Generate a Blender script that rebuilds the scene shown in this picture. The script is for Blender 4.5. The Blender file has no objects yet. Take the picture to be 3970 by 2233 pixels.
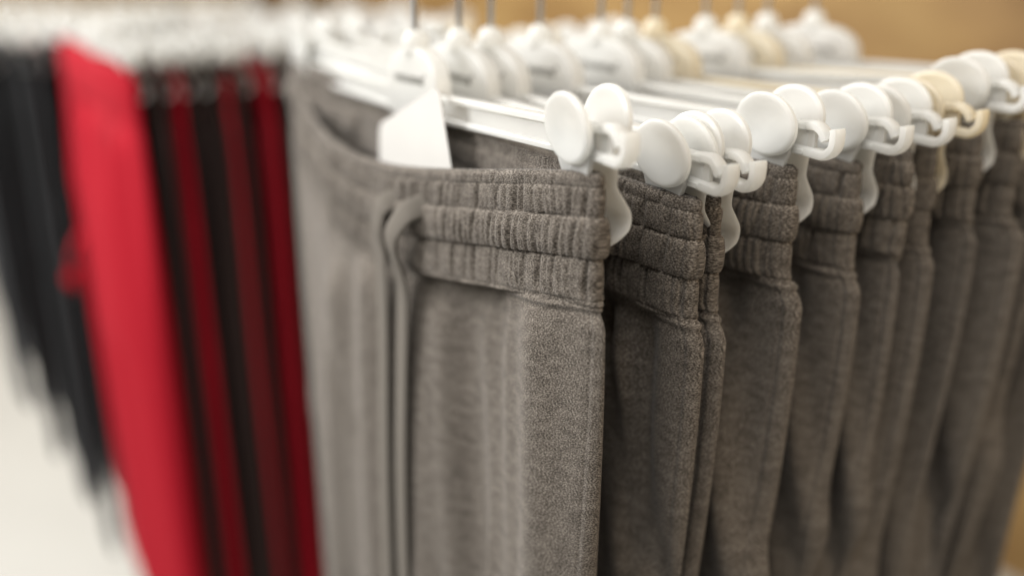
import bpy, bmesh, math
import numpy as np
from mathutils import Vector

# ------------------------------------------------------------------ camera, world, lights
sc = bpy.context.scene
R = math.radians
CAMZ = 1.20
cd = bpy.data.cameras.new('camera')
cam = bpy.data.objects.new('camera', cd)
sc.collection.objects.link(cam)
cam.location = (0, 0, CAMZ)
cam.rotation_euler = (R(90 - 19.1), 0, 0)
cd.lens = 35.0
cd.sensor_width = 36.0
cd.clip_start = 0.01
cd.clip_end = 60
cd.dof.use_dof = True
cd.dof.focus_distance = 0.385
cd.dof.aperture_fstop = 2.2
sc.camera = cam

w = bpy.data.worlds.new('World')
sc.world = w
w.use_nodes = True
w.node_tree.nodes['Background'].inputs[0].default_value = (1.0, 0.96, 0.90, 1)
w.node_tree.nodes['Background'].inputs[1].default_value = 0.165

def area(name, loc, target, size, power, color):
    ld = bpy.data.lights.new(name, 'AREA')
    ld.shape = 'RECTANGLE'
    ld.size, ld.size_y = size
    ld.energy = power
    ld.color = color
    o = bpy.data.objects.new(name, ld)
    o.location = loc
    o.rotation_euler = (Vector(target) - Vector(loc)).to_track_quat('-Z', 'Y').to_euler()
    sc.collection.objects.link(o)
    return o

area('shop_window_light', (-2.05, 0.55, 2.10), (0.0, 0.5, 1.05), (1.0, 0.9), 70, (1.0, 0.99, 0.965))
area('overhead_fill_light', (-0.35, -0.30, 2.5), (0.05, 0.5, 1.05), (1.0, 1.0), 25, (1.0, 0.97, 0.92))  # added fill from above, lifts the white clips and plates
area('far_fill_light', (-1.7, 2.5, 2.6), (-0.7, 2.0, 0.9), (1.4, 1.4), 105, (1.0, 0.97, 0.92))  # added lamp, brightens the far wall and the left background
area('warm_fill_light', (0.95, -0.45, 1.65), (0.25, 0.6, 1.0), (0.5, 0.5), 7.5, (1.0, 0.82, 0.60))  # added warm fill, brightens the right-hand ends of the trousers

sc.view_settings.view_transform = 'Standard'
sc.view_settings.look = 'None'
sc.view_settings.gamma = 1.0
sc.view_settings.exposure = 0.0
sc.view_settings.use_curve_mapping = False
sc.cycles.use_denoising = True
sc.cycles.max_bounces = 8

# ------------------------------------------------------------------ materials
def mat(name):
    m = bpy.data.materials.new(name)
    m.use_nodes = True
    nt = m.node_tree
    return m, nt, nt.nodes['Principled BSDF'], nt.nodes['Material Output']

def node(nt, kind, **kw):
    n = nt.nodes.new(kind)
    for k, v in kw.items():
        setattr(n, k, v)
    return n

def ramp(nt, stops):
    n = nt.nodes.new('ShaderNodeValToRGB')
    e = n.color_ramp.elements
    while len(e) < len(stops):
        e.new(0.5)
    for el, (p, c) in zip(e, stops):
        el.position = p
        el.color = (*c, 1)
    return n

def heather(name, dark, mid, light, bump=0.25, contrast=1.25):
    m, nt, b, out = mat(name)
    uv = node(nt, 'ShaderNodeUVMap')
    uv.uv_map = 'UVMap'
    mp = node(nt, 'ShaderNodeMapping')
    mp.inputs['Rotation'].default_value = (0, 0, R(14))
    mp.inputs['Scale'].default_value = (1150, 2300, 1)
    nt.links.new(uv.outputs[0], mp.inputs[0])
    n1 = node(nt, 'ShaderNodeTexNoise')
    n1.inputs['Scale'].default_value = 1.0
    n1.inputs['Detail'].default_value = 3.0
    n1.inputs['Roughness'].default_value = 0.65
    nt.links.new(mp.outputs[0], n1.inputs['Vector'])
    mp2 = node(nt, 'ShaderNodeMapping')
    mp2.inputs['Scale'].default_value = (120, 260, 1)
    nt.links.new(uv.outputs[0], mp2.inputs[0])
    n2 = node(nt, 'ShaderNodeTexNoise')
    n2.inputs['Scale'].default_value = 1.0
    n2.inputs['Detail'].default_value = 3.0
    nt.links.new(mp2.outputs[0], n2.inputs['Vector'])
    ad = node(nt, 'ShaderNodeMath', operation='MULTIPLY_ADD')
    nt.links.new(n2.outputs['Fac'], ad.inputs[0])
    ad.inputs[1].default_value = 0.165
    nt.links.new(n1.outputs['Fac'], ad.inputs[2])
    s = node(nt, 'ShaderNodeMath', operation='SUBTRACT')
    nt.links.new(ad.outputs[0], s.inputs[0])
    s.inputs[1].default_value = 0.07
    r = ramp(nt, [(0.5 - .16 / contrast, dark), (0.5, mid), (0.5 + .17 / contrast, light)])
    nt.links.new(s.outputs[0], r.inputs[0])
    nt.links.new(r.outputs[0], b.inputs['Base Color'])
    b.inputs['Roughness'].default_value = 0.95
    b.inputs['Specular IOR Level'].default_value = 0.1
    b.inputs['Sheen Weight'].default_value = 0.10
    b.inputs['Sheen Roughness'].default_value = 0.5
    bp = node(nt, 'ShaderNodeBump')
    bp.inputs['Strength'].default_value = bump
    bp.inputs['Distance'].default_value = 0.0004
    nt.links.new(n1.outputs['Fac'], bp.inputs['Height'])
    nt.links.new(bp.outputs[0], b.inputs['Normal'])
    if name != 'heather_grey_fleece':
        b.inputs['Sheen Weight'].default_value = 0.02
        b.inputs['Specular IOR Level'].default_value = 0.03
    return m

M_GREY = heather('heather_grey_fleece', (0.023, 0.0185, 0.0148), (0.078, 0.0655, 0.0545), (0.27, 0.238, 0.206))
M_CORD = heather('grey_cord', (0.10, 0.092, 0.080), (0.155, 0.140, 0.122), (0.22, 0.20, 0.18), 0.15)
M_RED = heather('red_jersey', (0.27, 0.007, 0.015), (0.33, 0.010, 0.020), (0.39, 0.014, 0.026), 0.1)
M_BLACK = heather('black_jersey', (0.026, 0.027, 0.028), (0.036, 0.037, 0.039), (0.048, 0.049, 0.051), 0.1)
M_DARK = heather('dark_gap_jersey', (0.040, 0.025, 0.023), (0.052, 0.033, 0.030), (0.066, 0.045, 0.041), 0.1)  # for the pairs that fill the dark gaps between the reds
M_BROWN = heather('dark_taupe_jersey', (0.040, 0.028, 0.024), (0.055, 0.040, 0.034), (0.075, 0.058, 0.05), 0.1)

def plastic(name, col, tcol, trans):
    m, nt, b, out = mat(name)
    n = node(nt, 'ShaderNodeTexNoise')
    n.inputs['Scale'].default_value = 55
    n.inputs['Detail'].default_value = 3
    tc = node(nt, 'ShaderNodeTexCoord')
    nt.links.new(tc.outputs['Object'], n.inputs['Vector'])
    r = ramp(nt, [(0.35, tuple(c * .94 for c in col)), (0.65, col)])
    nt.links.new(n.outputs['Fac'], r.inputs[0])
    nt.links.new(r.outputs[0], b.inputs['Base Color'])
    b.inputs['Roughness'].default_value = 0.26
    b.inputs['Specular IOR Level'].default_value = 0.45
    t = node(nt, 'ShaderNodeBsdfTranslucent')
    t.inputs['Color'].default_value = (*tcol, 1)
    mx = node(nt, 'ShaderNodeMixShader')
    mx.inputs[0].default_value = trans
    nt.links.new(b.outputs[0], mx.inputs[1])
    nt.links.new(t.outputs[0], mx.inputs[2])
    nt.links.new(mx.outputs[0], out.inputs['Surface'])
    return m

M_WHITE = plastic('milky_white_plastic', (0.835, 0.843, 0.838), (0.92, 0.91, 0.875), 0.52)
M_YELLOW = plastic('yellowed_plastic', (0.82, 0.78, 0.67), (0.90, 0.80, 0.58), 0.45)

def simple(name, col, rough=0.5, metal=0.0, var=0.06, scale=40):
    m, nt, b, out = mat(name)
    tc = node(nt, 'ShaderNodeTexCoord')
    n = node(nt, 'ShaderNodeTexNoise')
    n.inputs['Scale'].default_value = scale
    n.inputs['Detail'].default_value = 4
    nt.links.new(tc.outputs['Object'], n.inputs['Vector'])
    r = ramp(nt, [(0.3, tuple(c * (1 - var) for c in col)), (0.7, tuple(min(1, c * (1 + var)) for c in col))])
    nt.links.new(n.outputs['Fac'], r.inputs[0])
    nt.links.new(r.outputs[0], b.inputs['Base Color'])
    b.inputs['Roughness'].default_value = rough
    b.inputs['Metallic'].default_value = metal
    return m

M_METAL = simple('brushed_steel_wire', (0.72, 0.72, 0.71), 0.28, 1.0, 0.03)
M_RAIL = simple('chrome_rail', (0.70, 0.70, 0.70), 0.2, 1.0, 0.03)
M_DARKMETAL = simple('black_painted_steel', (0.03, 0.03, 0.032), 0.5)
M_PRINT = simple('grey_print_ink', (0.10, 0.095, 0.08), 0.6)
M_CARD = simple('white_card', (0.58, 0.565, 0.54), 0.6, 0, 0.015)
M_FLOOR = simple('pale_floor', (0.43, 0.427, 0.405), 0.35, 0, 0.03, 3)
M_PALE = simple('cream_wall_paint', (0.76, 0.67, 0.54), 0.8, 0, 0.02, 2)

def plywood():
    m, nt, b, out = mat('golden_plywood')
    tc = node(nt, 'ShaderNodeTexCoord')
    mp = node(nt, 'ShaderNodeMapping')
    mp.inputs['Scale'].default_value = (1.0, 1.0, 3.0)
    nt.links.new(tc.outputs['Object'], mp.inputs[0])
    n = node(nt, 'ShaderNodeTexNoise')
    n.inputs['Scale'].default_value = 2.2
    n.inputs['Detail'].default_value = 5
    nt.links.new(mp.outputs[0], n.inputs['Vector'])
    r = ramp(nt, [(0.3, (0.185, 0.098, 0.029)), (0.52, (0.285, 0.170, 0.058)), (0.72, (0.39, 0.255, 0.098))])
    nt.links.new(n.outputs['Fac'], r.inputs[0])
    nt.links.new(r.outputs[0], b.inputs['Base Color'])
    b.inputs['Roughness'].default_value = 0.6
    return m
M_PLY = plywood()

# ------------------------------------------------------------------ helpers
COL = sc.collection

def link(name, me, parent=None, m=None):
    o = bpy.data.objects.new(name, me)
    COL.objects.link(o)
    if m and not me.materials:
        me.materials.append(m)
    if parent:
        o.parent = parent
    return o

def thing(name, label, cat, loc=(0, 0, 0), rot=(0, 0, 0), group=None):
    o = bpy.data.objects.new(name, None)
    COL.objects.link(o)
    o.location = loc
    o.rotation_euler = rot
    o.empty_display_size = 0.02
    o['label'] = label
    o['category'] = cat
    if group:
        o['group'] = group
    return o

def tag(o, label, cat, group=None):
    o['label'] = label
    o['category'] = cat
    if group:
        o['group'] = group
    return o

class MB:
    """collects shapes into one mesh"""
    def __init__(self):
        self.v, self.f, self.n = [], [], 0
    def add(self, verts, faces):
        self.v.extend(map(tuple, verts))
        self.f.extend([tuple(i + self.n for i in f) for f in faces])
        self.n += len(verts)
        return self
    def bm(self, bm):
        bm.verts.index_update()
        self.add([v.co[:] for v in bm.verts], [[v.index for v in f.verts] for f in bm.faces])
        bm.free()
        return self
    def mesh(self, name, m, smooth=True, angle=40):
        me = bpy.data.meshes.new(name)
        me.from_pydata(self.v, [], self.f)
        me.materials.append(m)
        if smooth:
            me.shade_smooth()
            me.set_sharp_from_angle(angle=R(angle))
        me.update()
        return me

def prism(outline, y0, y1, bevel=0.0, seg=2):
    """outline in the x-z plane, pushed along y"""
    bm = bmesh.new()
    vs = [bm.verts.new((x, y0, z)) for x, z in outline]
    f = bm.faces.new(vs)
    r = bmesh.ops.extrude_face_region(bm, geom=[f])
    for e in r['geom']:
        if isinstance(e, bmesh.types.BMVert):
            e.co.y = y1
    bmesh.ops.recalc_face_normals(bm, faces=bm.faces)
    if bevel:
        es = [e for e in bm.edges if e.calc_face_angle(0) > R(50)]
        bmesh.ops.bevel(bm, geom=es, offset=bevel, segments=seg, profile=0.5, affect='EDGES', clamp_overlap=True)
    return bm

def smooth_path(pts, n):
    p = np.array(pts, float)
    ext = np.vstack([2 * p[0] - p[1], p, 2 * p[-1] - p[-2]])
    out = []
    for i in range(1, len(ext) - 2):
        p0, p1, p2, p3 = ext[i - 1:i + 3]
        for t in np.linspace(0, 1, n, endpoint=False):
            out.append(.5 * ((2 * p1) + (-p0 + p2) * t + (2 * p0 - 5 * p1 + 4 * p2 - p3) * t * t + (-p0 + 3 * p1 - 3 * p2 + p3) * t ** 3))
    out.append(p[-1])
    return np.array(out)

def sweep(path, ra, rb, up, k=10, power=2.0, scale=None):
    """closed tube: half width ra along `up`-ish axis, rb across it"""
    path = np.asarray(path, float)
    T = np.gradient(path, axis=0)
    T /= np.linalg.norm(T, axis=1)[:, None]
    up = np.asarray(up, float)
    if up.ndim == 1:
        up = np.tile(up, (len(path), 1))
    S = up - (up * T).sum(1)[:, None] * T
    S /= np.linalg.norm(S, axis=1)[:, None]
    N = np.cross(T, S)
    th = np.linspace(0, 2 * np.pi, k, endpoint=False)
    c, s = np.cos(th), np.sin(th)
    ca = np.sign(c) * np.abs(c) ** (2 / power)
    sa = np.sign(s) * np.abs(s) ** (2 / power)
    sc_ = np.ones(len(path)) if scale is None else np.asarray(scale)
    V = path[:, None] + sc_[:, None, None] * (S[:, None] * (ra * ca)[None, :, None] + N[:, None] * (rb * sa)[None, :, None])
    n = len(path)
    V = V.reshape(-1, 3)
    F = []
    for i in range(n - 1):
        for j in range(k):
            a, b = i * k + j, i * k + (j + 1) % k
            F.append((a, b, b + k, a + k))
    F.append(tuple(range(k - 1, -1, -1)))
    F.append(tuple((n - 1) * k + j for j in range(k)))
    return V, F

def lathe_y(prof, cx, cz, k=40):
    """prof: list of (radius, y), closed with end fans at radius 0"""
    V, F = [], []
    for r, y in prof:
        for j in range(k):
            a = 2 * math.pi * j / k
            V.append((cx + r * math.cos(a), y, cz + r * math.sin(a)))
    n = len(prof)
    for i in range(n - 1):
        for j in range(k):
            F.append((i * k + j, i * k + (j + 1) % k, (i + 1) * k + (j + 1) % k, (i + 1) * k + j))
    F.append(tuple(range(k - 1, -1, -1)))
    F.append(tuple((n - 1) * k + j for j in range(k)))
    return V, F

def lathe_z(prof, k=24):
    V, F = [], []
    for r, z in prof:
        for j in range(k):
            a = 2 * math.pi * j / k
            V.append((r * math.cos(a), r * math.sin(a), z))
    n = len(prof)
    for i in range(n - 1):
        for j in range(k):
            F.append((i * k + j, i * k + (j + 1) % k, (i + 1) * k + (j + 1) % k, (i + 1) * k + j))
    F.append(tuple(range(k - 1, -1, -1)))
    F.append(tuple((n - 1) * k + j for j in range(k)))
    return V, F

def box_bm(x0, x1, y0, y1, z0, z1, bevel=0.0):
    return prism([(x0, z0), (x1, z0), (x1, z1), (x0, z1)], y0, y1, bevel)

# ------------------------------------------------------------------ setting
# the rails run along B (away to the right), the hangers along A
AZ = R(32.4)
BV = np.array([math.cos(AZ), math.sin(AZ), 0.0])
AV = np.array([-math.sin(AZ), math.cos(AZ), 0.0])
WALL_D, BACK_D = 1.75, 5.2

me = bpy.data.meshes.new('floor')
me.from_pydata([(-8, -3, 0), (8, -3, 0), (8, 10, 0), (-8, 10, 0)], [], [(0, 1, 2, 3)])
fl = link('floor', me, None, M_FLOOR)
fl['kind'] = 'structure'

def wall_slab(name, centre, along, length, height, thick, m):
    mb = MB().bm(box_bm(-length / 2, length / 2, 0, thick, 0, height))
    o = link(name, mb.mesh(name, m, False))
    o.location = (centre[0], centre[1], 0)
    o.rotation_euler = (0, 0, math.atan2(along[1], along[0]))
    o['kind'] = 'structure'
    return o
# golden wall, square to the rails: its face looks back along the rails
c = BV * WALL_D + AV * 1.2
wall_slab('wall', c, -AV, 8.0, 3.0, 0.1, M_PLY)
c = AV * BACK_D - BV * 1.6
wall_slab('wall_back', c, BV, 6.6, 3.0, 0.1, M_PALE)

# ------------------------------------------------------------------ hanger meshes
XR, XL = 0.165, -0.200           # where the two clips sit on the bar
ER, EL = 0.182, -0.217           # ends of the straight bar

def bar_z(x):                    # underside of the bar
    return -0.0165 + 0.0035 * (abs(x) / 0.2)

def make_bar():
    mb = MB()
    xs = np.linspace(EL, ER, 25)
    def strip(z0, z1, y):
        lo = [(x, bar_z(x) + z0) for x in xs]
        hi = [(x, bar_z(x) + z1) for x in xs[::-1]]
        mb.bm(prism(lo + hi, -y, y, 0.0004, 1))
    strip(0.0, 0.0024, 0.0036)
    strip(0.0018, 0.0105, 0.0013)
    strip(0.0098, 0.0125, 0.0030)
    for s, e in ((1, ER), (-1, EL)):
        z = bar_z(e)
        lower = smooth_path([(e - s * .006, 0, z + .0016), (e + s * .004, 0, z + .0010), (e + s * .0090, 0, z + .0012),
                             (e + s * .0125, 0, z + .0045), (e + s * .0130, 0, z + .0095), (e + s * .0126, 0, z + .0118)], 6)
        mb.add(*sweep(lower, .0034, .0021, (0, 1, 0), 12, 3))
        upper = smooth_path([(e - s * .004, 0, z + .0112), (e + s * .003, 0, z + .0118), (e + s * .0068, 0, z + .0098),
                             (e + s * .0088, 0, z + .0068)], 6)
        mb.add(*sweep(upper, .0030, .0020, (0, 1, 0), 12, 3))
        # web plate that closes the end
        mb.bm(prism([(e - s * .002, z + .001), (e + s * .0035, z + .0015), (e + s * .003, z + .0115), (e - s * .002, z + .012)], -.0011, .0011, .0003, 1))
    return mb.mesh('bar', M_WHITE)

def make_hub():
    o = []
    for i in range(21):
        a = math.pi * i / 20
        c_, s_ = math.cos(a), math.sin(a)
        o.append((.0340 * math.copysign(abs(c_) ** .85, c_), -.002 + .0190 * abs(s_) ** .8))
    o += [(-.0345, -.009), (-.0375, -.0165), (-.012, -.0188), (.012, -.0188), (.0375, -.0165), (.0345, -.009)]
    mb = MB().bm(prism(o, -.0042, .0042, .0012, 3))
    return mb.mesh('hub_plate', M_WHITE)

def make_collar():
    return MB().add(*lathe_z([(.0002, .0145), (.0068, .0145), (.0068, .0205), (.0062, .0222), (.0048, .0240), (.0034, .0250), (.0002, .0252)])).mesh('collar', M_WHITE)

HOOKR = 0.0135
def make_hook(top=0.098):
    pts = [(0, 0, .024), (0, 0, .050), (0, 0, top - .022), (0.002, 0, top - .014)]
    cx_ = 0.0
    for i in range(9):
        a = math.radians(200 - 25 * i) if False else math.radians(-35 + 0)
    arc = []
    for i in range(12):
        a = math.radians(-25 + i * 20)
        arc.append((HOOKR * math.cos(a), 0, top + HOOKR * math.sin(a)))
    pts = [(0, 0, .024), (0, 0, .046), (0, 0, top - .034), (.005, 0, top - .020)] + arc
    return MB().add(*sweep(smooth_path(pts, 3), .0016, .0016, (0, 1, 0), 10)).mesh('hook', M_METAL)

def jaw_y(z):                    # the jaw leans: apart at the discs, together at the tips
    return np.interp(z, [-.024, -.012, .0, .012], [.0012, .0042, .0085, .0118])

def make_front_jaw():
    mb = MB()
    r, cz = .0130, -.0030        # thumb disc, dished, with a raised rim
    V, F = lathe_y([(.0001, .0000), (.0066, .0000), (.0076, -.0005), (.0104, -.0006), (.0114, -.0010), (.0124, -.0008), (r, -.0001),
                    (r, .0012), (.0122, .0018), (.0001, .0018)], 0, cz, 56)
    V = [(x * 1.22, -.0078 + y - .10 * z, z) for x, y, z in V]
    mb.add(V, F)
    # body and the two prongs
    o = [(-.0128, -.006), (-.0122, -.0130), (-.0108, -.0205), (-.0106, -.0250), (-.0044, -.0250), (-.0040, -.0200), (.0012, -.0200), (.0016, -.0250),
         (.0072, -.0250), (.0076, -.0205), (.0112, -.0130), (.0128, -.006)]
    o2 = []
    for (x0, z0), (x1, z1) in zip(o, o[1:] + o[:1]):
        for t in (0, .5):
            o2.append((x0 + (x1 - x0) * t, z0 + (z1 - z0) * t))
    bm = prism(o2, -.0012, .0012, .0005, 2)
    for v in bm.verts:
        v.co.y -= float(np.interp(v.co.z, [-.0245, -.016, -.006], [.0014, .0034, .0048]))
    mb.bm(bm)
    # side cheeks that reach over the bar
    for s in (-1, 1):
        mb.bm(box_bm(s * .0088 - .0010, s * .0088 + .0010, -.0070, .0085, -.0125, -.0030, .0005))
    return mb.mesh('clip', M_WHITE)

def make_back_jaw():
    mb = MB()
    r = .0130
    V, F = lathe_y([(.0001, -.0007), (.0100, -.0008), (.0112, -.0013), (.0123, -.0012), (r, -.0006), (r, .0010), (.0122, .0016), (.0108, .0016), (.0100, .0006), (.0001, .0006)], 0, -.0015, 56)
    V = [(x * 1.22, .0092 + y + .12 * z, z) for x, y, z in V]
    mb.add(V, F)
    prof = smooth_path([(0, .0082, -.005), (0, .0070, -.013), (0, .0062, -.0200), (0, .0066, -.0245), (0, .0098, -.0295), (0, .0124, -.0340),
                        (0, .0124, -.0385), (0, .0098, -.0430), (0, .0066, -.0460)], 5)
    k = np.interp(np.linspace(0, 1, len(prof)), [0, .45, .8, 1], [.92, .84, .84, .45])
    V, F = sweep(prof, .0108, .0011, (1, 0, 0), 14, 3.2)
    V = np.array(V).reshape(len(prof), 14, 3)
    V[:, :, 0] = V[:, :, 0] * k[:, None] + .0028
    mb.add(V.reshape(-1, 3), F)
    return mb.mesh('back_jaw', M_WHITE)

def make_spring():
    pts = [(-.006 + .012 * i / 40, .0026 * math.cos(i * .95), -.0065 + .0026 * math.sin(i * .95)) for i in range(41)]
    return MB().add(*sweep(pts, .0005, .0005, (0.02, 1, .3), 6)).mesh('spring', M_METAL)

def make_text(body, size, depth):
    cu = bpy.data.curves.new('lettering', 'FONT')
    cu.body = body
    cu.size = size
    cu.align_x = 'CENTER'
    cu.extrude = depth
    cu.offset = size * .012
    o = bpy.data.objects.new('tmp', cu)
    COL.objects.link(o)
    dg = bpy.context.evaluated_depsgraph_get()
    me = bpy.data.meshes.new_from_object(o.evaluated_get(dg))
    bpy.data.objects.remove(o)
    me.materials.clear()
    me.materials.append(M_PRINT)
    return me

ME = dict(bar=make_bar(), hub=make_hub(), collar=make_collar(), hook=make_hook(), jaw=make_front_jaw(), back=make_back_jaw(),
          spring=make_spring(), text=make_text("woxena'", .0072, .00012))
MEY = {}
for k_ in ('bar', 'hub', 'collar', 'jaw', 'back'):
    MEY[k_] = ME[k_].copy()
    MEY[k_].materials.clear()
    MEY[k_].materials.append(M_YELLOW)

def hanger(loc, a_deg, tilt_deg, label, group, yellow=False, letters=True):
    D = MEY if yellow else ME
    t = thing('clip_hanger', label, 'hanger', loc, (0, R(tilt_deg), R(a_deg - 90)), group)
    link('bar', D['bar'], t)
    hub = link('hub_plate', D['hub'], t)
    if letters:
        l = link('lettering', ME['text'], hub)
        l.location = (0, -.0044, .0000)
        l.rotation_euler = (R(90), 0, 0)
        l.scale = (1.75, 1, 1)
    link('collar', D['collar'], t)
    link('hook', ME['hook'], t)
    for x in (XR, XL):
        cl = link('clip', D['jaw'], t)
        cl.location = (x, 0, 0)
        link('back_jaw', D['back'], cl)
        link('spring', ME['spring'], cl)
    return t

# ------------------------------------------------------------------ trousers
def smoothstep(a, b, x):
    t = np.clip((x - a) / (b - a), 0, 1)
    return t * t * (3 - 2 * t)

def noise1(rng, n, L, wl):
    """periodic smooth random function along a length L, feature size wl"""
    m = max(4, int(L / wl))
    k = rng.uniform(-1, 1, m)
    x = np.arange(n) / n * m
    i = np.floor(x).astype(int)
    f = x - i
    f = f * f * (3 - 2 * f)
    return k[i % m] * (1 - f) + k[(i + 1) % m] * f

BAND = 0.0495                    # height of the elastic waistband
LINES = [0.0, 0.0056, 0.0165, 0.0320, 0.0480]   # stitch lines, measured down from the top edge

def trousers(loc, a_deg, label, group, m, seed, xl=-.230, xr=.1780, top=-.0175, slope=0.0, n=560, focus=True, thick=(.0070, .0022),
             sag=0.0, sagz=0.0, length=0.98, hem_slope=0.0, crotch=.30, flare=0.0, taper=0.0, gather=1.0, rows=(22, 56, 70), xs=0.07, lean=0.0, puff=1.0, hip=.007,
             name='trousers', cord=None, cord_m=None, folds=()):
    rng = np.random.default_rng(seed)
    t = thing(name, label, 'shorts' if name == 'shorts' else 'trousers', loc, (0, 0, R(a_deg - 90)), group)
    W = (xr - xl) / 2
    xc = (xr + xl) / 2
    # ---- rows: distance down along the cloth, d<0 lies inside the waist
    r_in, r_band, r_body = rows
    d_in = -np.linspace(.030, .0012, r_in)
    d_out = np.unique(np.concatenate([np.linspace(.0, BAND, r_band), np.array(LINES[1:])]))
    d_body = BAND + (length - BAND) * np.linspace(0, 1, r_body) ** 2.0
    # ---- loop samples, dense near the right-hand fold
    def row_loop(dd, body):
        tf, tb = thick
        k = smoothstep(0, .30, dd)
        grow = 1 + 1.2 * k * puff
        tfz, tbz = tf * grow, tb + .012 * k * puff
        th = np.linspace(0, 2 * np.pi, 1441)[:-1]
        c, s = np.cos(th), np.sin(th)
        # narrower towards the hem
        wz = W * (1 - taper * smoothstep(.02, .6, dd)) + flare * smoothstep(.03, .22, dd) + hip * (smoothstep(.043, .060, dd) - 1.6 * smoothstep(.07, .30, dd))
        x = xc + wz * np.sign(c) * np.abs(c) ** .28
        y = np.where(s > 0, tbz * np.abs(s) ** .8, -tfz * np.abs(s) ** .8)
        fr = s < 0
        q = np.clip((x - (xc - wz)) / (2 * wz), 0, 1)
        win = np.sin(np.pi * q) ** 1.3
        sg = sag * (1 - .35 * smoothstep(.05, .35, dd))
        y = y - np.where(fr, sg * win, -.0 * win)
        if dd > crotch:           # two legs: pinch the middle
            pz = smoothstep(crotch, crotch + .02, dd)
            mid = np.exp(-((x - xc) / .012) ** 2)
            y = y * (1 - .93 * pz * mid)
        z = -np.where(fr, sagz * win, 0) * (1 - smoothstep(.05, .4, dd))
        P = np.stack([x, y, z], 1)
        seg = np.linalg.norm(np.roll(P, -1, 0)[:, :2] - P[:, :2], axis=1)
        s_ = np.concatenate([[0], np.cumsum(seg)])
        L = s_[-1]
        Pc = np.vstack([P, P[:1]])
        if focus:
            hd = n // 2
            u = np.linspace(-.5, .5, n, endpoint=False)
            near = xs / L * 2
            f = np.interp(np.abs(u), [0, .27, .5], [0, near / 2 + .0, .5])
            uu = np.sort((np.sign(u) * f) % 1.0)
        else:
            uu = np.linspace(0, 1, n, endpoint=False)
        tgt = uu * L
        Q = np.stack([np.interp(tgt, s_, Pc[:, j]) for j in range(3)], 1)
        T = np.roll(Q, -1, 0) - np.roll(Q, 1, 0)
        N = np.stack([T[:, 1], -T[:, 0], 0 * T[:, 0]], 1)
        N /= np.maximum(np.linalg.norm(N, axis=1)[:, None], 1e-9)
        return Q, N, tgt, L
    # ---- random gathers, shared by all rows
    M_ = 6000
    L0 = 2 * (xr - xl)
    base = noise1(rng, M_, L0, .010) * 1.1 + noise1(rng, M_, L0, .030) * 1.6
    freq = L0 / .0047
    cyc = np.round(freq)
    ph0 = np.arange(M_) / M_ * cyc * 2 * np.pi + base * 2.6
    amp0 = np.clip(.62 + .55 * noise1(rng, M_, L0, .022), .12, 1.1)
    chan = []
    for c_ in range(4):
        chan.append((ph0 + noise1(rng, M_, L0, .013) * 2.6, np.clip(amp0 + .35 * noise1(rng, M_, L0, .014), .1, 1.25), noise1(rng, M_, L0, .02)))
    deep = []
    for c_ in range(4):          # sparse deep creases
        us = np.cumsum(rng.uniform(.004, .020, 90))
        us = us[us < L0 - .004]
        a_ = np.zeros(M_)
        xx = np.arange(M_) / M_ * L0
        for u0, h_, w_ in zip(us, rng.uniform(.3, 1.0, len(us)), rng.uniform(.0006, .0011, len(us))):
            a_ -= h_ * np.exp(-((xx - u0) / w_) ** 2)
        deep.append(a_)
    wr = np.stack([rng.uniform(0, L0, 70), rng.uniform(.0, .45, 70) ** 1.0, rng.uniform(-.9, .9, 70), rng.uniform(.012, .045, 70), rng.uniform(.003, .008, 70), rng.uniform(-.0022, .0024, 70)], 1)
    fine = noise1(rng, M_, L0, .0021)
    fold = [(noise1(rng, M_, L0, wl), wl) for wl in (.080, .038, .019)]
    pucker = noise1(rng, M_, L0, .0065)
    kx = rng.uniform(-1, 1, 8)
    def samp(arr, uu):
        return np.interp(uu * M_, np.arange(M_ + 1), np.append(arr, arr[0]))
    def crease(ph):
        return 1 - np.exp(-3.6 * np.abs(np.sin(ph / 2)))
    def make_rows(ds, kind):
        VV, UV = [], []
        for dd in ds:
            ad = abs(dd)
            Q, N, tgt, L = row_loop(ad, kind == 'body')
            uu = tgt / L
            distR = np.minimum(tgt, L - tgt)                  # along the cloth from the right-hand fold
            calm = .45 + .55 * smoothstep(.004, .026, distR)
            off = np.zeros(len(Q))
            if kind == 'in':
                ci = 1 if ad < LINES[2] else 2
                ph, am, _ = chan[ci]
                e = np.clip(np.abs(math.sin(math.pi * np.interp(ad, LINES, range(len(LINES))))), 0, 1) ** .5
                off = -.0022 - (.0018 * e * gather * samp(am, uu) * samp(crease(ph), uu) * calm)
                if ad < .006:
                    off += .0022 * math.sqrt(max(0, 1 - (ad / .006) ** 2)) * .5
            elif kind == 'band':
                q = np.interp(ad, LINES, range(len(LINES)))
                ci = min(int(q), 3)
                fr = q - int(q) if q < 4 else 1.0
                e = max(0.0, math.sin(math.pi * min(max(fr, 0), 1))) ** .24 if fr > 0 else 0
                bulge = (.0007, .0009, .0026, .0011)[ci]
                ph, am, sl = chan[ci]
                ga = (.30, .95, 1.35, 1.05)[ci]
                g = samp(am, uu) * samp(crease(ph + sl * 2.4 * (fr - .5) + (.9 if ci == 2 else .3) * (fr - .5)), uu)
                off = bulge * e * (.75 + .25 * calm) + .0019 * gather * ga * g * calm * (.55 + .45 * e) + .0022 * gather * (.5 + .5 * calm) * (.45 if ci == 0 else 1.0) * e * samp(deep[ci], (uu + (.0016 * (fr - .5) * (1.6 if ci == 2 else .6)) / L) % 1.0) + .00016 * samp(fine, uu)
                if ad < .0024:
                    off -= .0022 * (1 - ad / .0024) ** 2
                if ad > LINES[4]:
                    off = .0006 + .0004 * samp(pucker, uu)
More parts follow.
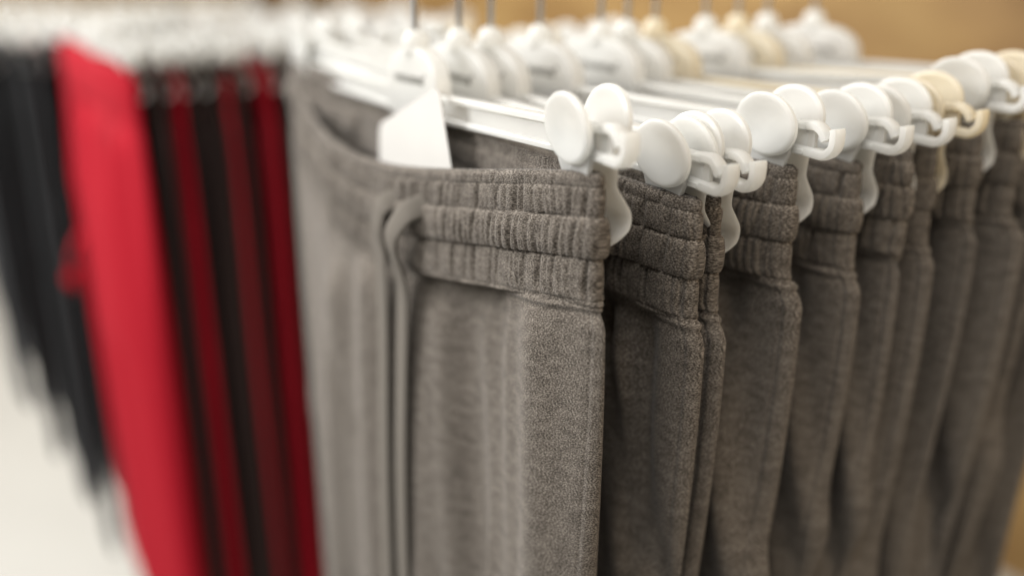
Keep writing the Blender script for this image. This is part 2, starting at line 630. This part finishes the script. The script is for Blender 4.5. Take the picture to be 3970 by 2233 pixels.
                # channel two pushed out by the clip jaw at the fold
            if kind == 'body':
                b = ad - BAND
                welt = .0011 * math.exp(-((b - .0012) / .0011) ** 2) - .0008 * math.exp(-((b - .0036) / .0009) ** 2)
                gr = smoothstep(0, .12, b)
                off = welt + .0008 * samp(pucker, uu) * math.exp(-b / .010) * calm
                off = off + (1.0 + .5 * gr) * (.0012 * samp(fold[2][0], uu) * math.exp(-b / .06))
                off = off + gr * (.0042 * samp(fold[0][0], uu) + .0026 * samp(fold[1][0], uu)) * (.25 + .75 * smoothstep(.004, .03, distR))
                off = off + (.0016 * samp(fold[1][0], uu)) * math.exp(-b / .08) * calm
                for u0, b0_, an, ln, wd_, hh_ in wr:          # small drape creases, mostly upright
                    if abs(b - b0_) > 3 * ln:
                        continue
                    du, db = tgt - u0, b - b0_
                    cn, sn = math.cos(an * .6), math.sin(an * .6)
                    off = off + hh_ * np.exp(-((du * cn + db * sn) / wd_) ** 2 - ((-du * sn + db * cn) / ln) ** 2) * calm
                # side seam beside the fold
                sd = L - tgt
                off = off - .00055 * np.exp(-((sd - .0075) / .0006) ** 2) + .0002 * np.exp(-((sd - .0055) / .0012) ** 2)
                for x0, sl, wd, hh, b0, b1 in folds:
                    cx_ = x0 + sl * b
                    front = N[:, 1] < 0
                    off = off + np.where(front, hh * np.exp(-((Q[:, 0] - cx_) / wd) ** 2) * smoothstep(b0, b0 + .03, b) * (1 - smoothstep(b1 - .04, b1, b)), 0)
            P = Q + N * off[:, None]
            zz = top - max(ad, 0) + slope * P[:, 0]
            if kind == 'body' and hem_slope:
                zz = zz + hem_slope * (xr - P[:, 0]) * smoothstep(.05, length, ad)
            P[:, 2] = P[:, 2] + zz
            P[:, 0] += lean * max(ad - .02, 0) * (1 if kind != 'in' else 0)
            VV.append(P)
            UV.append(np.stack([tgt, np.full(len(Q), dd)], 1))
        return np.array(VV), np.array(UV)
    def grid(name_, VV, UV):
        r_, c_ = VV.shape[:2]
        idx = np.arange(r_ * c_).reshape(r_, c_)
        a = idx[:-1]; b = np.roll(idx, -1, 1)[:-1]; c2 = np.roll(idx, -1, 1)[1:]; d = idx[1:]
        F = np.stack([a, d, c2, b], -1).reshape(-1, 4)
        me = bpy.data.meshes.new(name_)
        me.vertices.add(r_ * c_)
        me.vertices.foreach_set('co', VV.reshape(-1).astype(np.float32))
        me.loops.add(F.size)
        me.loops.foreach_set('vertex_index', F.reshape(-1).astype(np.int32))
        me.polygons.add(len(F))
        me.polygons.foreach_set('loop_start', (np.arange(len(F)) * 4).astype(np.int32))
        me.polygons.foreach_set('loop_total', np.full(len(F), 4, np.int32))
        uvl = me.uv_layers.new(name='UVMap')
        uv = UV.reshape(-1, 2)[F.reshape(-1)].copy()
        # close the wrap-around of u at the fold
        uv4 = uv.reshape(-1, 4, 2)
        span = UV[:, :, 0].max(1)
        wrap = (uv4[:, :, 0].max(1) - uv4[:, :, 0].min(1)) > .1
        row = np.repeat(np.arange(r_ - 1), c_)
        for j in (2, 3):
            uv4[wrap, j, 0] += span[row[wrap]]
        uvl.data.foreach_set('uv', uv4.reshape(-1).astype(np.float32))
        me.update(calc_edges=True)
        me.validate()
        me.shade_smooth()
        me.materials.append(m)
        return me
    Vi, Ui = make_rows(d_in, 'in')
    Vb, Ub = make_rows(d_out, 'band')
    Vw, Uw = np.concatenate([Vi, Vb]), np.concatenate([Ui, Ub])
    wb = link('waistband', grid('waistband', Vw, Uw), t)
    Vy, Uy = make_rows(d_body, 'body')
    Vy[0] = Vb[-1] * .5 + Vy[0] * .5
    Vy = np.concatenate([Vb[-1:] + (0, 0, .0004), Vy])
    Uy = np.concatenate([Ub[-1:], Uy])
    link('legs', grid('legs', Vy, Uy), t)
    if cord:
        def surf(x, z):          # y of the cloth front at x, z
            D = (Vy[:, :, 0] - x) ** 2 + (Vy[:, :, 2] - z) ** 2 + (Vy[:, :, 1] > 0) * 1.0
            if z > top - BAND - .012:
                D2 = (Vb[:, :, 0] - x) ** 2 + (Vb[:, :, 2] - z) ** 2 + (Vb[:, :, 1] > 0) * 1.0
                return Vb.reshape(-1, 3)[D2.argmin(), 1]
            return Vy.reshape(-1, 3)[D.argmin(), 1]
        for pts, knot in cord:
            path = []
            for x, z, o_ in pts:
                path.append((x, surf(x, z) - o_, z))
            path = smooth_path(path, 8)
            ys = path[:, 1].copy()
            for _ in range(60):
                ys[1:-1] = .25 * ys[:-2] + .5 * ys[1:-1] + .25 * ys[2:]
            kk = np.clip((np.arange(len(ys)) - 30) / 10, 0, 1)
            path[:, 1] = path[:, 1] * (1 - kk) + np.minimum(ys, path[:, 1] + .0015) * kk
            TT = np.gradient(path, axis=0)
            UPV = np.cross(TT, np.array([.12, -1.0, .0]))
            UPV /= np.linalg.norm(UPV, axis=1)[:, None]
            for _ in range(12):
                UPV[1:-1] = (UPV[:-2] + UPV[1:-1] + UPV[2:]) / 3
            dme = MB().add(*sweep(path, .0054, .0013, UPV, 14, 2.6))
            co = link('drawstring', dme.mesh('drawstring', cord_m or M_CORD), t)
            me_ = co.data
            if knot:
                kp = []
                x, z = knot
                y = path[-9][1]
                for i in range(26):
                    a = i / 25 * 4.4 * math.pi / 1.4
                    kp.append((x + .0085 * math.cos(a), y + .0060 * math.sin(a), z + .011 - .022 * i / 25))
                kn = link('knot', MB().add(*sweep(kp, .0060, .0050, (0, 0, 1), 10)).mesh('knot', cord_m or M_CORD), co)
    return t

# ------------------------------------------------------------------ rail with the grey trousers
HZ = CAMZ - 0.0657
RAILZ = 0.098 - 0.0016 + HOOKR - 0.0115 - 0.0005   # rail centre above the hub

def rail(p0, length, z, label, name='clothes_rail', az=AZ):
    """a chrome tube fixed to the golden wall"""
    t = thing(name, label, 'clothes rail', (p0[0], p0[1], z), (0, 0, az))
    mb = MB()
    V, F = sweep([(0, 0, 0), (length, 0, 0)], .0115, .0115, (0, 0, 1), 24)
    link('tube', mb.add(V, F).mesh('tube', M_RAIL), t)
    V, F = sweep([(-.004, 0, 0), (-.002, 0, 0), (.006, 0, 0)], .0128, .0128, (0, 0, 1), 24)
    link('end_cap', MB().add(V, F).mesh('end_cap', M_DARKMETAL), t)
    V, F = sweep([(length - .008, 0, 0), (length + .004, 0, 0)], .030, .030, (0, 0, 1), 28)
    link('wall_flange', MB().add(V, F).mesh('wall_flange', M_RAIL), t)
    return t

def rail_for(h0, back, label, z):
    p = np.array([h0[0], h0[1], 0]) - BV * back
    length = WALL_D - float(p @ BV)
    return rail(p, length, z, label)

GREY = [  # hub x, hub y, direction, tilt
    (-.0471, .5036, 26.3, -2.3), (-.0270, .5163, 33.0, 2.4), (-.0114, .5262, 31.6, 2.5), (.0150, .5429, 34.6, 0.2),
    (.0486, .5642, 35.4, 1.0), (.0642, .5742, 38.6, 0.9), (.0814, .5850, 39.3, 0.4), (.1150, .6064, 36.4, -2.1),
    (.1370, .6204, 37.2, -1.6), (.1575, .6334, 38.0, -1.2), (.1930, .6559, 37.0, -0.8)]
ORD = ['first', 'second', 'third', 'fourth', 'fifth', 'sixth', 'seventh', 'eighth', 'ninth', 'tenth', 'eleventh', 'twelfth']
G_H = 'white clip hangers on the rail of grey trousers'
G_T = 'grey heather trousers on the rail'

rail_for(GREY[0], .05, 'chrome rail carrying the row of grey heather trousers', HZ + RAILZ)
for i, (x, y, a, tl) in enumerate(GREY):
    loc = (x, y, HZ)
    if i == 0:
        hl = 'white plastic clip hanger holding the grey trousers with the paper tag'
        tlb = 'grey heather trousers with hanging drawstrings and white paper tag at the waist'
    else:
        hl = f'white plastic clip hanger, {ORD[i]} along from the one with the paper tag'
        tlb = f'dark grey heather trousers, {ORD[i]} along from the pair with the paper tag'
    hanger(loc, a, tl, hl, G_H, yellow=(i in (6, 8)))
    sl = -math.tan(R(tl))
    if i == 0:
        trousers(loc, a, tlb, G_T, M_GREY, 11, slope=sl, n=1500, xs=.32, rows=(34, 100, 120), sag=.020, sagz=.020,
                 cord=[([(.0345, -.0475, -.0030), (.0335, -.0490, .0005), (.0318, -.0520, .0035), (.0292, -.0580, .0060), (.0268, -.0670, .0065), (.0248, -.0820, .0050), (.0222, -.12, .0035), (.0208, -.17, .0030), (.0200, -.23, .0032), (.0190, -.31, .0030)], None),
                       ([(.0645, -.0445, -.0030), (.0630, -.0460, .0005), (.0605, -.0485, .0040), (.0565, -.0540, .0080), (.0520, -.0620, .0095), (.0482, -.0725, .0085), (.0450, -.0860, .0065), (.0425, -.1050, .0050), (.0392, -.15, .0038), (.0372, -.20, .0034), (.0360, -.28, .0034), (.0355, -.33, .0034)], None)],
                 folds=[(.090, .02, .037, -.0135, -.02, .8), (.148, .05, .012, .005, -.01, .8), (.066, .06, .010, .0045, .002, .6), (.098, .10, .011, .0045, .0, .6), (.122, .06, .007, .002, .004, .5), (-.005, .0, .020, .008, -.01, .8), (-.06, -.1, .02, .008, .01, .5)])
    else:
        vr = np.random.default_rng(500 + i).uniform(-1, 1, 6)
        trousers(loc, a, tlb, G_T, M_GREY, 20 + i, slope=sl, gather=1.7, puff=.6, xr=.1775 + .0025 * vr[0], top=-.0178 + .0018 * vr[1], hip=.007 + .003 * vr[2], taper=.03 + .025 * vr[3],
                 thick=(.0075 + .0015 * vr[4], .0022), folds=[(.150 - .01 * (i % 3), .08 + .05 * (i % 2), (.008 + .002 * (i % 3)), .006, .004, .5),
                         (.118 + .012 * vr[5], .22 + .12 * vr[0], .010 + .002 * vr[1], -.010 - .003 * vr[2], -.012, .45), (.138 + .010 * vr[3], .16 + .1 * vr[4], .007, .006, -.008, .35),
                         (.158 + .006 * vr[1], .05 * vr[3], .006, -.004 * abs(vr[5]) - .001, -.012, .14)])

# paper tag tucked into the first waistband
tg = thing('paper_tag', 'blank white paper tag with cut corners tucked in the first waistband', 'paper tag', (GREY[0][0], GREY[0][1], HZ), (0, 0, R(26.3 - 90)))
o = [(.0585, .0035), (.0500, .0030), (-.0215, -.0225), (-.0250, -.0270), (-.0290, -.062), (.083, -.058)]
bm = prism(o, -.0002, .0002)
for v in bm.verts:
    v.co.y += -.0125 + .03 * (v.co.z + .02) * .2
link('card', MB().bm(bm).mesh('card', M_CARD, False), tg)
path = smooth_path([(.052, -.0120, -.0005), (.0505, -.0105, .0015), (.050, -.0060, .0010), (.050, -.0025, -.004)], 6)
link('string', MB().add(*sweep(path, .0005, .0005, (1, 0, 0), 6)).mesh('string', M_CARD), tg)

# ------------------------------------------------------------------ the rails behind: black shorts, red trousers, taupe trousers
def bunch(h0, steps, dirs, z, mtl, name, who, hwho, gt, gh, seed, rlabel, first=None, along=None, shorter=0.0, **kw):
    if along is None:
        along = BV
        rail_for(h0, .10, rlabel, CAMZ + z + RAILZ)
    else:
        p = np.array([h0[0], h0[1], 0]) - along * .12
        d = (BACK_D - float(p @ AV)) / float(along @ AV)
        rail(p, d, CAMZ + z + RAILZ, rlabel, az=math.atan2(along[1], along[0]))
    s = 0
    for i, (st, a) in enumerate(zip(steps, dirs)):
        s += st
        p = np.array([h0[0], h0[1], 0]) + along * s
        loc = (p[0], p[1], CAMZ + z)
        hanger(loc, a, 0.0, hwho[i], gh, letters=False)
        trousers(loc, a, who[i], gt, mtl[i] if isinstance(mtl, list) else mtl, seed + i, n=220, rows=(8, 26, 44), name=name, **{'puff': .35, 'thick': (.005, .002), **kw, 'length': kw['length'] - shorter * i, **(first if first and i == 0 else {})})

def hub_from_clip(x, y, a):
    return (x - XR * math.sin(R(a)), y + XR * math.cos(R(a)))

h = hub_from_clip(-.512, 1.23, 30)
NB = 6
bunch(h, [0] + [.036] * (NB - 1), [30, 32, 29, 31, 30, 31], -.104, M_BLACK, 'shorts',
      ['black shorts hanging next to the red trousers'] + [f'black shorts, {ORD[i]} along the side rail from the red trousers' for i in range(1, NB)],
      ['white clip hanger of the black shorts next to the red trousers'] + [f'white clip hanger of the {ORD[i]} black shorts along the side rail' for i in range(1, NB)],
      'black shorts on the side rail', 'white clip hangers of the black shorts', 60, 'chrome rail carrying the black shorts',
      along=np.array([-.97, .243, 0]), length=.80, shorter=.065, crotch=.45, lean=.12, hem_slope=.25)
h = hub_from_clip(-.340, .90, 31)
RB = [(0, M_RED), (.022, M_DARK), (.016, M_RED), (.018, M_DARK), (.015, M_DARK), (.010, M_RED), (.010, M_DARK), (.028, M_RED), (.022, M_DARK)]  # the M_DARK pairs fill the dark gaps between the red ones
who, hwho, nr, nk = [], [], 0, 0
for q, (st, mm) in enumerate(RB):
    if mm is M_RED:
        who.append('bright red trousers, widest in view, with a knotted cord at their edge' if nr == 0 else f'red trousers, {ORD[nr]} along from the pair with the knotted cord')
        hwho.append('white clip hanger of the red trousers with the knotted cord' if nr == 0 else f'white clip hanger of the {ORD[nr]} red trousers')
        nr += 1
    else:
        who.append(f'dark trousers, {ORD[nk]} of those filling the dark gaps between the red ones')
        hwho.append(f'white clip hanger of the {ORD[nk]} dark gap-filling trousers on the red rail')
        nk += 1
bunch(h, [st for st, _ in RB], [31, 31, 31.5, 31, 32, 31.5, 32, 32, 32], -.088, [mm for _, mm in RB], 'trousers', who, hwho,
      'red and dark brown trousers on the rail', 'white clip hangers of the red and dark brown trousers', 70, 'chrome rail carrying the red trousers',
      length=.66, crotch=.30, taper=.04, lean=.10, cord_m=M_RED, folds=[(-.05, .05, .012, .008, .02, .6), (.08, .12, .012, .009, .02, .6)],
      first=dict(cord=[([(-.168, -.250, .002), (-.172, -.260, .009), (-.176, -.282, .015), (-.176, -.302, .015), (-.176, -.320, .013)], (-.176, -.307))], puff=1.0, thick=(.008, .002),
                 folds=[(-.11, .08, .022, -.022, .0, .9), (-.03, .06, .03, .010, .0, .9), (.06, .08, .018, -.014, .02, .9), (.13, .05, .02, .010, .0, .9)]))
h = hub_from_clip(-.33, 1.32, 36)
bunch(h, [0, .06, .07, .08, .09], [36, 35, 34, 36, 35], -.105, M_BROWN, 'trousers',
      [f'dark taupe trousers, {ORD[i]} from the red ones, behind the grey row' for i in range(5)],
      [f'white clip hanger of the {ORD[i]} dark taupe trousers' for i in range(5)],
      'dark taupe trousers on the far rail', 'white clip hangers of the taupe trousers', 80, 'chrome rail carrying the dark taupe trousers',
      length=.95, taper=.1)

# thin uprights of other racks far behind
for x, y, what in ((-.575, 3.05, 'dark metal upright of a far rack against the tan wall'),):
    p = thing('rack_upright', what, 'rack post', (x, y, 0))
    link('pole', MB().add(*sweep([(0, 0, .012), (0, 0, 1.9)], .014, .014, (1, 0, 0), 16)).mesh('pole', M_DARKMETAL), p)
    link('foot', MB().add(*lathe_z([(.0002, .001), (.07, .001), (.07, .008), (.02, .014), (.0002, .014)])).mesh('foot', M_DARKMETAL), p)
